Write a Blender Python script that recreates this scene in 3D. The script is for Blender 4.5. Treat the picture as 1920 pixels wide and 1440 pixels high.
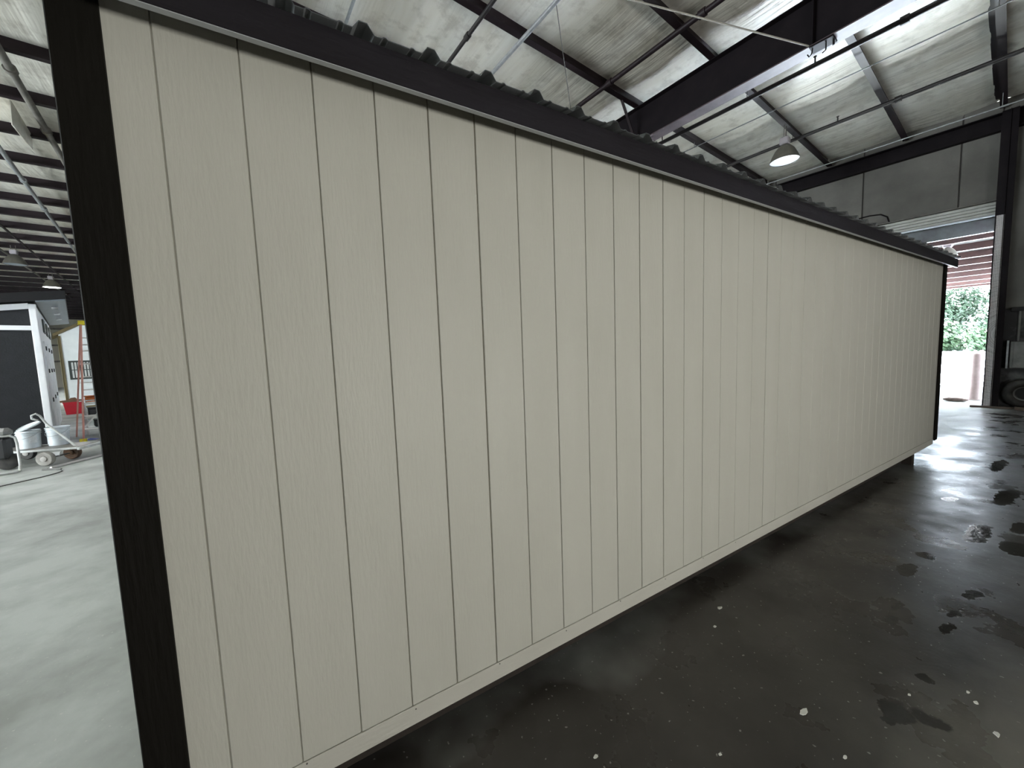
import bpy, bmesh, math, random
from mathutils import Matrix, Vector, noise
random.seed(7)
for o in list(bpy.data.objects): bpy.data.objects.remove(o, do_unlink=True)
S = bpy.context.scene
COL = S.collection

# ------------------------------------------------------------------ camera
YAW, PIT, ROL = -0.5372, -0.0857, 0.0363
CAM = Vector((0.4621, -1.504, 1.70))
Rcam = Matrix.Rotation(YAW, 3, 'Z') @ Matrix.Rotation(PIT, 3, 'X') @ Matrix.Rotation(ROL, 3, 'Y')
right, fwd, up = Rcam.col[0], Rcam.col[1], Rcam.col[2]
cd = bpy.data.cameras.new('camera'); cam = bpy.data.objects.new('camera', cd); COL.objects.link(cam)
cd.sensor_width = 36; cd.lens = 707.1 / 1920 * 36; cd.clip_start = 0.02; cd.clip_end = 500
mw = Matrix.Identity(4)
for i in range(3):
    mw[i][0], mw[i][1], mw[i][2], mw[i][3] = right[i], up[i], -fwd[i], CAM[i]
cam.matrix_world = mw
S.camera = cam

# the warehouse stands turned 6.3 degrees against the long shed: u along the purlins, v along the rafters
PHI = math.radians(6.3)
MW = Matrix.Translation((CAM.x, CAM.y, 0)) @ Matrix.Rotation(PHI, 4, 'Z')
def W(u, v, z=0.0): return MW @ Vector((u, v, z))

# ------------------------------------------------------------------ world, sun, daylight, exposure
wd = bpy.data.worlds.new('sky'); S.world = wd; wd.use_nodes = True
bg = wd.node_tree.nodes['Background']; bg.inputs[0].default_value = (0.74, 0.87, 1.0, 1); bg.inputs[1].default_value = 18.0
sun = bpy.data.lights.new('sun', 'SUN'); sun.energy = 470.0; sun.angle = 0.01; sun.color = (0.92, 0.97, 1.0)
so = bpy.data.objects.new('sun', sun); COL.objects.link(so); so.location = W(0, 0, 40)
sd = (MW.to_3x3() @ Vector((-0.42, -0.30, -0.86))).normalized()
so.rotation_euler = sd.to_track_quat('-Z', 'Y').to_euler()
def daylight(name, loc, target, w, h, power, color=(0.93, 0.97, 1.0)):
    l = bpy.data.lights.new(name, 'AREA'); l.shape = 'RECTANGLE'; l.size = w; l.size_y = h; l.energy = power; l.color = color
    o = bpy.data.objects.new(name, l); COL.objects.link(o); o.location = loc
    o.rotation_euler = (Vector(target) - Vector(loc)).to_track_quat('-Z', 'Y').to_euler()
    return o
# daylight at the left end wall; unseen fill light added behind the camera
daylight('fill_behind_camera', W(2.0, -5.6, 0.95), W(2.0, 0, 4.6), 3.6, 1.5, 375, (1.0, 0.985, 0.93))
daylight('daylight_left_door', W(-14.7, 8.5, 2.3), W(0, 10.0, 5.0), 9.0, 4.2, 3900, (0.90, 0.98, 1.0))
S.cycles.max_bounces = 6; S.cycles.diffuse_bounces = 4; S.cycles.glossy_bounces = 2; S.cycles.adaptive_threshold = 0.04; S.cycles.sample_clamp_indirect = 50
S.view_settings.view_transform = 'Standard'; S.view_settings.look = 'None'
S.view_settings.exposure = -0.08; S.view_settings.gamma = 1.0; S.view_settings.use_curve_mapping = False

# ------------------------------------------------------------------ materials
MATS = {}
def mat(name, c1, rough=0.6, c2=None, scale=4.0, bump=0.0, bscale=None, stretch=(1, 1, 1), metal=0.0, spec=0.5,
        emit=None, es=0.0, lo=0.35, hi=0.65, world=True, detail=6.0, trans=0.0):
    m = bpy.data.materials.new(name); m.use_nodes = True; n = m.node_tree.nodes; l = m.node_tree.links
    b = n['Principled BSDF']; b.inputs['Roughness'].default_value = rough; b.inputs['Metallic'].default_value = metal
    b.inputs['Specular IOR Level'].default_value = spec
    b.inputs['Base Color'].default_value = (*c1, 1)
    if trans: b.inputs['Transmission Weight'].default_value = trans
    if emit: b.inputs['Emission Color'].default_value = (*emit, 1); b.inputs['Emission Strength'].default_value = es
    if world: src = n.new('ShaderNodeNewGeometry').outputs['Position']
    else: src = n.new('ShaderNodeTexCoord').outputs['Object']
    mp = n.new('ShaderNodeMapping'); mp.inputs['Scale'].default_value = stretch; l.new(src, mp.inputs['Vector'])
    if c2:
        t = n.new('ShaderNodeTexNoise'); t.inputs['Scale'].default_value = scale; t.inputs['Detail'].default_value = detail
        t.inputs['Roughness'].default_value = 0.6; l.new(mp.outputs[0], t.inputs['Vector'])
        r = n.new('ShaderNodeValToRGB'); r.color_ramp.elements[0].position = lo; r.color_ramp.elements[1].position = hi
        r.color_ramp.elements[0].color = (*c2, 1); r.color_ramp.elements[1].color = (*c1, 1)
        l.new(t.outputs['Fac'], r.inputs[0]); l.new(r.outputs[0], b.inputs['Base Color'])
    if bump:
        t2 = n.new('ShaderNodeTexNoise'); t2.inputs['Scale'].default_value = bscale or scale * 4; t2.inputs['Detail'].default_value = 5
        l.new(mp.outputs[0], t2.inputs['Vector'])
        bp = n.new('ShaderNodeBump'); bp.inputs['Strength'].default_value = bump; bp.inputs['Distance'].default_value = 0.01
        l.new(t2.outputs['Fac'], bp.inputs['Height']); l.new(bp.outputs[0], b.inputs['Normal'])
    MATS[name] = m
    return m
mat('siding', (0.575, 0.57, 0.505), 0.55, (0.54, 0.535, 0.47), 5, 0.17, 95, (1, 1, 0.16), lo=0.3, hi=0.7)
mat('siding_back', (0.52, 0.50, 0.44), 0.9)
mat('skirt', (0.59, 0.58, 0.52), 0.5, (0.55, 0.54, 0.48), 6, 0.25, 60, (0.3, 1, 1))
mat('dark_trim', (0.008, 0.007, 0.005), 0.7, (0.006, 0.005, 0.0035), 8, 0.4, 70, (1, 1, 0.12), spec=0.15)
mat('dark_fascia', (0.024, 0.022, 0.027), 0.5, (0.018, 0.016, 0.019), 8, 0.25, 60, (0.15, 1, 1), spec=0.12)
mat('roof_metal', (0.085, 0.095, 0.10), 0.4, metal=0.0)
mat('roof_under', (0.40, 0.42, 0.43), 0.5)
mat('raw_wood', (0.035, 0.026, 0.02), 0.85, (0.022, 0.017, 0.013), 6, 0.3, 40)
mat('steel_paint', (0.020, 0.012, 0.015), 0.5, (0.013, 0.008, 0.010), 3, spec=0.25)
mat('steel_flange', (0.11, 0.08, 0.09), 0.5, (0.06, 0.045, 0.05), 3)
mat('steel_dark', (0.008, 0.006, 0.008), 0.6, (0.012, 0.009, 0.011), 4, spec=0.12)
mat('pipe_black', (0.018, 0.016, 0.018), 0.45, (0.03, 0.026, 0.026), 6)
mat('pipe_grey', (0.20, 0.19, 0.17), 0.5, (0.12, 0.11, 0.10), 6)
mat('galvanised', (0.42, 0.44, 0.45), 0.4, (0.30, 0.31, 0.32), 12, metal=0.4)
mat('cable', (0.45, 0.43, 0.38), 0.6)
mat('concrete_wall', (0.19, 0.185, 0.17), 0.9, (0.11, 0.107, 0.097), 0.7, 0.3, 14, lo=0.3, hi=0.62)
mat('joint', (0.07, 0.065, 0.06), 0.95)
mat('soot', (0.045, 0.045, 0.047), 0.8, (0.15, 0.15, 0.145), 2.1, 0.3, 20, lo=0.33, hi=0.5)
mat('jamb', (0.84, 0.81, 0.82), 0.7, (0.78, 0.75, 0.76), 1.5)
mat('door_slat', (0.50, 0.51, 0.49), 0.5, (0.40, 0.41, 0.38), 4)
mat('door_bar', (0.55, 0.60, 0.66), 0.35, metal=0.3)
mat('red_oxide', (0.085, 0.040, 0.036), 0.6, (0.06, 0.03, 0.028), 4)
mat('canopy_deck', (0.50, 0.48, 0.47), 0.7)
mat('header_grey', (0.17, 0.19, 0.20), 0.6, (0.10, 0.10, 0.11), 2.5)
mat('dim_wall', (0.20, 0.19, 0.17), 0.9, (0.15, 0.14, 0.125), 1.2)
mat('cream_wall', (0.52, 0.50, 0.42), 0.8, (0.46, 0.44, 0.36), 1.2)
mat('lamp_shade', (0.15, 0.14, 0.115), 0.5, (0.10, 0.095, 0.08), 5)
mat('lamp_lens', (0.34, 0.40, 0.47), 0.4)
mat('lamp_on', (1, 1, 1), 0.4, emit=(0.93, 0.97, 1.0), es=14)
mat('ballast', (0.40, 0.37, 0.40), 0.5)
mat('white_paint', (0.86, 0.87, 0.88), 0.5, (0.80, 0.81, 0.83), 3)
mat('charcoal_board', (0.012, 0.013, 0.016), 0.8, (0.008, 0.009, 0.011), 6, 0.3, 40)
mat('black_metal', (0.010, 0.010, 0.011), 0.5, spec=0.3)
mat('soffit_grey', (0.22, 0.25, 0.28), 0.35, (0.18, 0.21, 0.24), 5)
mat('bucket', (0.66, 0.71, 0.75), 0.4, (0.54, 0.58, 0.61), 7, lo=0.3, hi=0.6)
mat('bucket_label', (0.78, 0.80, 0.82), 0.5, (0.62, 0.64, 0.67), 30)
mat('cart_metal', (0.55, 0.57, 0.57), 0.5, (0.40, 0.40, 0.38), 9)
mat('tyre_grey', (0.30, 0.285, 0.265), 0.85, (0.20, 0.19, 0.175), 10)
mat('hub', (0.38, 0.36, 0.34), 0.6)
mat('rubber', (0.02, 0.02, 0.02), 0.75, (0.05, 0.045, 0.04), 9)
mat('rust', (0.20, 0.11, 0.06), 0.85, (0.06, 0.04, 0.03), 12)
mat('tool_dark', (0.10, 0.095, 0.09), 0.6)
mat('fibreglass', (0.70, 0.33, 0.26), 0.6, (0.62, 0.30, 0.25), 6)
mat('alu', (0.62, 0.60, 0.58), 0.4, metal=0.3)
mat('yellow', (0.80, 0.66, 0.02), 0.5)
mat('red_plastic', (0.50, 0.015, 0.03), 0.45, (0.42, 0.012, 0.025), 5)
mat('cardboard', (0.20, 0.115, 0.07), 0.85, (0.14, 0.08, 0.05), 8)
mat('orange', (0.72, 0.17, 0.03), 0.5)
mat('black_plastic', (0.018, 0.018, 0.02), 0.5)
mat('blue_rag', (0.13, 0.16, 0.52), 0.9)
mat('hut_white', (0.76, 0.80, 0.80), 0.6, (0.70, 0.74, 0.74), 4)
mat('hut_trim', (0.13, 0.10, 0.045), 0.7)
mat('hut_side', (0.62, 0.55, 0.28), 0.7)
mat('window_frame', (0.03, 0.04, 0.035), 0.5)
mat('blind', (0.55, 0.57, 0.55), 0.7)
mat('glass_dark', (0.03, 0.035, 0.04), 0.1)
mat('yard', (0.54, 0.58, 0.65), 0.95, (0.47, 0.51, 0.57), 0.5, 0.2, 6)
mat('leaf', (0.0085, 0.025, 0.006), 0.7, (0.007, 0.022, 0.006), 0.6, lo=0.4, hi=0.6)
mat('leaf_pale', (0.013, 0.030, 0.006), 0.7, (0.010, 0.027, 0.007), 0.8, lo=0.4, hi=0.6)
mat('bark', (0.10, 0.08, 0.06), 0.9)
mat('bollard', (0.60, 0.48, 0.46), 0.7, (0.5, 0.38, 0.36), 5)
mat('plank', (0.15, 0.11, 0.09), 0.8, (0.09, 0.065, 0.05), 5)
mat('sack', (0.28, 0.21, 0.18), 0.9, (0.16, 0.12, 0.10), 9)
mat('box_grey', (0.22, 0.22, 0.21), 0.5, (0.15, 0.15, 0.145), 6)
mat('paint_chip', (0.75, 0.75, 0.70), 0.7)

def insulation_mat():
    m = bpy.data.materials.new('insulation'); m.use_nodes = True; n = m.node_tree.nodes; l = m.node_tree.links
    b = n['Principled BSDF']; b.inputs['Roughness'].default_value = 0.38
    g = n.new('ShaderNodeNewGeometry'); mp = n.new('ShaderNodeMapping'); mp.inputs['Rotation'].default_value = (0, 0, -PHI)
    l.new(g.outputs['Position'], mp.inputs['Vector'])
    def noi(sc, vec, det=6):
        t = n.new('ShaderNodeTexNoise'); t.inputs['Scale'].default_value = sc; t.inputs['Detail'].default_value = det
        t.inputs['Roughness'].default_value = 0.65; l.new(vec, t.inputs['Vector']); return t.outputs['Fac']
    def ramp(f, a, ca, z, cz):
        r = n.new('ShaderNodeValToRGB'); e = r.color_ramp.elements; e[0].position = a; e[1].position = z; e[0].color = (*ca, 1); e[1].color = (*cz, 1)
        l.new(f, r.inputs[0]); return r.outputs[0]
    st = n.new('ShaderNodeMapping'); st.inputs['Scale'].default_value = (1.3, 0.16, 1); l.new(mp.outputs[0], st.inputs['Vector'])
    base = ramp(noi(0.9, st.outputs[0], 4), 0.34, (0.58, 0.545, 0.46), 0.6, (0.80, 0.785, 0.72))
    dirt = ramp(noi(3.2, mp.outputs[0], 5), 0.36, (0.30, 0.26, 0.21), 0.50, (1, 1, 1))
    mx = n.new('ShaderNodeMix'); mx.data_type = 'RGBA'; mx.blend_type = 'MULTIPLY'; mx.inputs[0].default_value = 0.32
    l.new(base, mx.inputs[6]); l.new(dirt, mx.inputs[7]); l.new(mx.outputs[2], b.inputs['Base Color'])
    bp = n.new('ShaderNodeBump'); bp.inputs['Strength'].default_value = 0.6; bp.inputs['Distance'].default_value = 0.04
    s2 = n.new('ShaderNodeMapping'); s2.inputs['Scale'].default_value = (4.2, 0.35, 1); l.new(mp.outputs[0], s2.inputs['Vector'])
    l.new(noi(1.3, s2.outputs[0], 3), bp.inputs['Height']); l.new(bp.outputs[0], b.inputs['Normal'])
    MATS['insulation'] = m
insulation_mat()

def floor_mat():
    m = bpy.data.materials.new('floor_concrete'); m.use_nodes = True; n = m.node_tree.nodes; l = m.node_tree.links
    b = n['Principled BSDF']
    g = n.new('ShaderNodeNewGeometry').outputs['Position']
    def noi(sc, det=7, vec=None, out='Fac', rough=0.6):
        t = n.new('ShaderNodeTexNoise'); t.inputs['Scale'].default_value = sc; t.inputs['Detail'].default_value = det
        t.inputs['Roughness'].default_value = rough; l.new(vec or g, t.inputs['Vector']); return t.outputs[out]
    def ramp(f, a, ca, z, cz):
        r = n.new('ShaderNodeValToRGB'); e = r.color_ramp.elements; e[0].position = a; e[1].position = z
        e[0].color = (*ca, 1); e[1].color = (*cz, 1); l.new(f, r.inputs[0]); return r.outputs[0]
    def math_(op, a, bb, clamp=False):
        k = n.new('ShaderNodeMath'); k.operation = op; k.use_clamp = clamp
        for i, v in enumerate((a, bb)):
            if isinstance(v, (int, float)): k.inputs[i].default_value = v
            else: l.new(v, k.inputs[i])
        return k.outputs[0]
    def mix(f, a, c):
        k = n.new('ShaderNodeMix'); k.data_type = 'RGBA'
        if isinstance(f, (int, float)): k.inputs[0].default_value = f
        else: l.new(f, k.inputs[0])
        for i, v in ((6, a), (7, c)):
            if isinstance(v, tuple): k.inputs[i].default_value = (*v, 1)
            else: l.new(v, k.inputs[i])
        return k.outputs[2]
    sep = n.new('ShaderNodeSeparateXYZ'); l.new(g, sep.inputs[0])
    # pale, matte floor behind the long shed, darker and glossier aisle in front
    pale_floor = ramp(noi(1.1, 5), 0.38, (0.27, 0.28, 0.265), 0.60, (0.43, 0.45, 0.435))
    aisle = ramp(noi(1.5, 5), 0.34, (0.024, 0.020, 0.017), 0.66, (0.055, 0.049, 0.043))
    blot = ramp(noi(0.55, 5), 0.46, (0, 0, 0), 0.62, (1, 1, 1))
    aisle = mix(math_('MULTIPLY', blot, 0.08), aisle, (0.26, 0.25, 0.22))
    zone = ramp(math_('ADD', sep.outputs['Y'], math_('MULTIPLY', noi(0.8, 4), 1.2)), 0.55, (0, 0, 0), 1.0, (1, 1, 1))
    col = mix(zone, aisle, pale_floor)
    spk = ramp(noi(46, 2, rough=0.4), 0.705, (0, 0, 0), 0.73, (1, 1, 1))
    col = mix(math_('MULTIPLY', spk, 0.45), col, (0.55, 0.54, 0.50))
    # pale patch near the camera: light on the floor painted into the colour
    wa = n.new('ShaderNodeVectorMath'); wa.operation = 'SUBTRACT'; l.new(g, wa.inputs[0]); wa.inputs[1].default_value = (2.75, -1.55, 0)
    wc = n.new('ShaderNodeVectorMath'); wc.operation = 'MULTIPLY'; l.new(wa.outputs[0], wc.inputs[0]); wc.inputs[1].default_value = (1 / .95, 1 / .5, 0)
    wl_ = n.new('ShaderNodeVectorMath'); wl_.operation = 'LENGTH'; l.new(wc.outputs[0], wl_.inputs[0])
    lit_patch = math_('SUBTRACT', math_('ADD', 0.7, noi(2.6, 5)), wl_.outputs['Value'], True)
    col = mix(math_('MULTIPLY', lit_patch, 0.9, True), col, (0.20, 0.19, 0.165))
    # wet spots and oily patches
    dv = n.new('ShaderNodeVectorMath'); dv.operation = 'SUBTRACT'; l.new(noi(9, 4, out='Color'), dv.inputs[0]); dv.inputs[1].default_value = (0.5, 0.5, 0.5)
    ds = n.new('ShaderNodeVectorMath'); ds.operation = 'SCALE'; l.new(dv.outputs[0], ds.inputs[0]); ds.inputs['Scale'].default_value = 0.13
    dp = n.new('ShaderNodeVectorMath'); dp.operation = 'ADD'; l.new(g, dp.inputs[0]); l.new(ds.outputs[0], dp.inputs[1])
    wet = None
    for x, y, rx, ry in [(2.72, -1.02, .085, .055), (2.80, -1.10, .05, .05), (3.08, -1.04, .03, .03), (4.26, -.70, .13, .05), (4.62, -.72, .07, .05),
                         (5.44, -.85, .28, .07), (5.30, -1.07, .16, .08), (6.8, -.85, .34, .07), (8.3, -.62, .4, .06), (3.65, -1.01, .09, .025),
                         (3.86, -1.0, .06, .03), (4.21, -1.02, .09, .035), (4.84, -.43, .06, .03), (3.68, -.78, .07, .025), (3.49, -.81, .05, .03),
                         (5.29, -.43, .05, .03), (5.86, -1.03, .16, .05), (6.3, -.55, .1, .05), (7.2, -1.2, .3, .09), (9.6, -1.0, .3, .09), (4.0, -1.35, .07, .05)]:
        a = n.new('ShaderNodeVectorMath'); a.operation = 'SUBTRACT'; l.new(dp.outputs[0], a.inputs[0]); a.inputs[1].default_value = (x, y, 0)
        c = n.new('ShaderNodeVectorMath'); c.operation = 'MULTIPLY'; l.new(a.outputs[0], c.inputs[0]); c.inputs[1].default_value = (1 / rx, 1 / ry, 0)
        d = n.new('ShaderNodeVectorMath'); d.operation = 'LENGTH'; l.new(c.outputs[0], d.inputs[0])
        q = math_('SUBTRACT', 1.1, d.outputs['Value'], True)
        wet = q if wet is None else math_('MAXIMUM', wet, q)
    wet = math_('MULTIPLY', wet, 4.0, True)
    col = mix(math_('MULTIPLY', wet, 0.72), col, (0.018, 0.017, 0.016))
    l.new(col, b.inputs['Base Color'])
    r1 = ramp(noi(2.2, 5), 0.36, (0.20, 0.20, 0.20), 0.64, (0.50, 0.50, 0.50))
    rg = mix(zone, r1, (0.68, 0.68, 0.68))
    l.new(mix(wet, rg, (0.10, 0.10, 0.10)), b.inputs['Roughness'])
    b.inputs['Specular IOR Level'].default_value = 0.4
    bp = n.new('ShaderNodeBump'); bp.inputs['Strength'].default_value = 0.5; bp.inputs['Distance'].default_value = 0.012
    l.new(noi(3.4, 5), bp.inputs['Height']); l.new(bp.outputs[0], b.inputs['Normal'])
    MATS['floor_concrete'] = m
floor_mat()

# ------------------------------------------------------------------ geometry helpers
class G:
    def __init__(s): s.v = []; s.f = []; s.mi = []; s.cur = 0
    def add(s, vs, fs):
        b = len(s.v); s.v += [Vector(p) for p in vs]; s.f += [tuple(b + i for i in f) for f in fs]; s.mi += [s.cur] * len(fs); return s
    def box(s, x0, x1, y0, y1, z0, z1):
        return s.add([(x0, y0, z0), (x1, y0, z0), (x1, y1, z0), (x0, y1, z0), (x0, y0, z1), (x1, y0, z1), (x1, y1, z1), (x0, y1, z1)],
                     [(3, 2, 1, 0), (4, 5, 6, 7), (0, 1, 5, 4), (1, 2, 6, 5), (2, 3, 7, 6), (3, 0, 4, 7)])
    def bbox(s, x0, x1, y0, y1, z0, z1, c):
        """box with chamfered edges"""
        bm = bmesh.new(); bmesh.ops.create_cube(bm, size=1)
        for p in bm.verts: p.co = Vector(((x0 + x1) / 2 + p.co.x * (x1 - x0), (y0 + y1) / 2 + p.co.y * (y1 - y0), (z0 + z1) / 2 + p.co.z * (z1 - z0)))
        bmesh.ops.bevel(bm, geom=bm.edges[:], offset=c, segments=1, affect='EDGES')
        bm.verts.index_update(); s.add([p.co.copy() for p in bm.verts], [[q.index for q in f.verts] for f in bm.faces]); bm.free(); return s
    def beam(s, a, b, w, h, upv=(0, 0, 1)):
        a = Vector(a); b = Vector(b); d = (b - a).normalized(); r = d.cross(Vector(upv))
        if r.length < 1e-4: r = d.cross(Vector((1, 0, 0)))
        r.normalize(); u = r.cross(d)
        vs = [p + r * sx * w / 2 + u * sy * h / 2 for p in (a, b) for sx, sy in ((-1, -1), (1, -1), (1, 1), (-1, 1))]
        return s.add(vs, [(0, 1, 2, 3), (7, 6, 5, 4), (0, 4, 5, 1), (1, 5, 6, 2), (2, 6, 7, 3), (3, 7, 4, 0)])
    def tube(s, pts, r, n=8, cap=True):
        pts = [Vector(p) for p in pts]; rs = r if isinstance(r, (list, tuple)) else [r] * len(pts); rings = []
        ref = None
        for i, p in enumerate(pts):
            d = (pts[min(i + 1, len(pts) - 1)] - pts[max(i - 1, 0)]).normalized()
            if ref is None:
                ref = d.cross(Vector((0, 0, 1)))
                if ref.length < 1e-3: ref = d.cross(Vector((1, 0, 0)))
            ref = (ref - d * ref.dot(d)).normalized(); q = d.cross(ref)
            rings.append([p + (ref * math.cos(2 * math.pi * k / n) + q * math.sin(2 * math.pi * k / n)) * rs[i] for k in range(n)])
        vs = [p for R in rings for p in R]; fs = []
        for i in range(len(rings) - 1):
            for k in range(n): fs.append((i * n + k, i * n + (k + 1) % n, (i + 1) * n + (k + 1) % n, (i + 1) * n + k))
        if cap: fs += [tuple(range(n - 1, -1, -1)), tuple((len(rings) - 1) * n + k for k in range(n))]
        return s.add(vs, fs)
    def lathe(s, prof, c=(0, 0, 0), n=24, M=None, cap=True):
        vs = []; fs = []
        for r, z in prof:
            for k in range(n):
                p = Vector((r * math.cos(2 * math.pi * k / n), r * math.sin(2 * math.pi * k / n), z))
                vs.append((M @ p if M else p) + Vector(c))
        for i in range(len(prof) - 1):
            for k in range(n): fs.append((i * n + k, i * n + (k + 1) % n, (i + 1) * n + (k + 1) % n, (i + 1) * n + k))
        if cap and prof[0][0] > 1e-5: fs.append(tuple(range(n - 1, -1, -1)))
        if cap and prof[-1][0] > 1e-5: fs.append(tuple((len(prof) - 1) * n + k for k in range(n)))
        return s.add(vs, fs)
    def torus(s, c, R, r, axis, n=24, m=10):
        q = Vector(axis).normalized().to_track_quat('Z', 'Y').to_matrix(); vs = []; fs = []
        for i in range(n):
            a = 2 * math.pi * i / n
            for j in range(m):
                b = 2 * math.pi * j / m
                vs.append(Vector(c) + q @ Vector(((R + r * math.cos(b)) * math.cos(a), (R + r * math.cos(b)) * math.sin(a), r * math.sin(b))))
        for i in range(n):
            for j in range(m): fs.append((i * m + j, ((i + 1) % n) * m + j, ((i + 1) % n) * m + (j + 1) % m, i * m + (j + 1) % m))
        return s.add(vs, fs)
    def prism(s, poly, axis, a0, a1):
        """poly in the two other axes, extruded along axis (0,1,2) from a0 to a1"""
        def P(p, a):
            q = list(p); q.insert(axis, a); return q
        n = len(poly)
        vs = [P(p, a0) for p in poly] + [P(p, a1) for p in poly]
        fs = [tuple(range(n)), tuple(range(2 * n - 1, n - 1, -1))] + [(i, i + n, (i + 1) % n + n, (i + 1) % n) for i in range(n)]
        return s.add(vs, fs)

def mesh_of(name, g, mats, smooth=False, M=None, fixn=True):
    vs = [M @ p for p in g.v] if M else g.v
    lo = Vector((min(p.x for p in vs), min(p.y for p in vs), min(p.z for p in vs))); hi = Vector((max(p.x for p in vs), max(p.y for p in vs), max(p.z for p in vs)))
    o = Vector(((lo.x + hi.x) / 2, (lo.y + hi.y) / 2, lo.z))
    me = bpy.data.meshes.new(name); me.from_pydata([p - o for p in vs], [], g.f)
    for k in (mats if isinstance(mats, (list, tuple)) else [mats]): me.materials.append(MATS[k])
    me.polygons.foreach_set('material_index', g.mi)
    if fixn:
        bm = bmesh.new(); bm.from_mesh(me); bmesh.ops.recalc_face_normals(bm, faces=bm.faces[:]); bm.to_mesh(me); bm.free()
    if smooth: me.polygons.foreach_set('use_smooth', [True] * len(me.polygons))
    me.update()
    if smooth == 'auto': me.set_sharp_from_angle(angle=math.radians(40))
    return me, o
def world_loc(o):
    p = Vector(o.location)
    while o.parent: o = o.parent; p += Vector(o.location)
    return p
def put(name, me, loc, parent=None, rot=None):
    ob = bpy.data.objects.new(name, me); COL.objects.link(ob)
    if parent: ob.parent = parent; ob.location = Vector(loc) - world_loc(parent)
    else: ob.location = loc
    if rot: ob.rotation_euler = rot
    return ob
def mk(name, g, mats, parent=None, smooth=False, M=None, fixn=True):
    me, o = mesh_of(name, g, mats, smooth, M, fixn)
    return put(name, me, o, parent)
def tag(o, label=None, cat=None, group=None, kind=None):
    if label: o['label'] = label
    if cat: o['category'] = cat
    if group: o['group'] = group
    if kind: o['kind'] = kind
    return o
def thing(name, loc, label=None, cat=None, group=None, kind=None):
    e = bpy.data.objects.new(name, None); COL.objects.link(e); e.location = loc; e.empty_display_size = 0.2
    return tag(e, label, cat, group, kind)

# ------------------------------------------------------------------ the building
UL, UR, VF, VB = -15.0, 14.4, -5.8, 50.0           # end walls and side walls in u, v
S_ROOF = -0.018
def zP(v): return 6.73 + S_ROOF * v                  # purlin undersides
PV = [0.376 + 1.524 * k for k in range(-3, 33)]

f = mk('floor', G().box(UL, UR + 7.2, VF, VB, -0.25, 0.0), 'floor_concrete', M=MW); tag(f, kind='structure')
f = mk('ground', G().box(UR + 7.22, 160, -60, 60, -0.25, -0.01), 'yard', M=MW); tag(f, kind='structure')

ceil = thing('ceiling', W(0, 20, zP(20)), kind='structure')
# steel roof purlins (Z section), one object each, sharing one mesh
L0, L1 = UL + 0.1, UR - 0.12
g = G(); g.box(L0, L1, -0.105, -0.099, 0.0, 0.025); g.box(L0, L1, -0.105, 0.004, -0.002, 0.004); g.box(L0, L1, -0.004, 0.004, 0.004, 0.216); g.box(L0, L1, -0.004, 0.09, 0.216, 0.222)
pm, po = mesh_of('purlin', g, 'steel_paint', M=Matrix.Rotation(PHI, 4, 'Z'))
pc = Vector(((L0 + L1) / 2, 0, 0))
for v in PV: put('purlin', pm, W(pc.x, v, zP(v)), ceil)
# insulation blankets, one per bay between two purlins, sagging and wrinkled
def blanket(k, v0, v1):
    g = G(); nu, nv = 140, 7; vs = []
    for i in range(nu + 1):
        u = UL + (UR - UL) * i / nu
        for j in range(nv + 1):
            t = j / nv; v = v0 + (v1 - v0) * t
            seam = 0.012 * (abs(((u / 1.33 + 0.37 * k) % 1) - 0.5) < 0.06)
            z = zP(v) + 0.226 - 0.035 * math.sin(math.pi * t) - 0.022 * noise.noise(Vector((u * 1.6, v * 0.9, k * 3.1))) * math.sin(math.pi * t) + seam * math.sin(math.pi * t)
            vs.append((u, v, z))
    n1 = nv + 1
    g.add(vs, [(i * n1 + j, i * n1 + j + 1, (i + 1) * n1 + j + 1, (i + 1) * n1 + j) for i in range(nu) for j in range(nv)])
    mk('insulation_blanket', g, 'insulation', ceil, smooth=True, M=MW, fixn=False)
edges = [VF] + PV + [VB]
for k in range(len(edges) - 1): blanket(k, edges[k], edges[k + 1])
mk('roof_deck', G().add([(UL, VF, zP(VF) + .28), (UR, VF, zP(VF) + .28), (UR, VB, zP(VB) + .28), (UL, VB, zP(VB) + .28),
                         (UL, VF, zP(VF) + .3), (UR, VF, zP(VF) + .3), (UR, VB, zP(VB) + .3), (UL, VB, zP(VB) + .3)],
                        [(0, 1, 2, 3), (7, 6, 5, 4), (0, 4, 5, 1), (1, 5, 6, 2), (2, 6, 7, 3), (3, 7, 4, 0)]), 'steel_dark', ceil, M=MW)
# big I-section rafters
def rafter(u):
    def sl(u0, u1, d0, d1):
        g = G(); vs = []
        for v in (VF + .05, VB - .05):
            z = zP(v)
            vs += [(u0, v, z - d0), (u1, v, z - d0), (u1, v, z - d1), (u0, v, z - d1)]
        return g.add(vs, [(0, 1, 2, 3), (7, 6, 5, 4), (0, 4, 5, 1), (1, 5, 6, 2), (2, 6, 7, 3), (3, 7, 4, 0)])
    r = mk('rafter', sl(u - .006, u + .006, .012, .70), 'steel_dark', ceil, M=MW)
    mk('top_flange', sl(u - .11, u + .11, .003, .014), 'steel_dark', r, M=MW)
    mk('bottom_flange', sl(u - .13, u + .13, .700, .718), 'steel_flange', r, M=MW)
    for v in [PV[k] + .06 for k in range(0, len(PV) - 1, 4)]:
        z = zP(v); mk('stiffener', G().box(u - .10, u + .10, v - .005, v + .005, z - .70, z - .012), 'steel_dark', r, M=MW)
    for k in range(2, len(PV), 4):
        v = PV[k]; z = zP(v); mk('flange_brace', G().beam((u - .55, v, z + .02), (u - .08, v, z - .68), .05, .02), 'steel_paint', r, M=MW)
for u in (7.30, -0.4): rafter(u)

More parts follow.
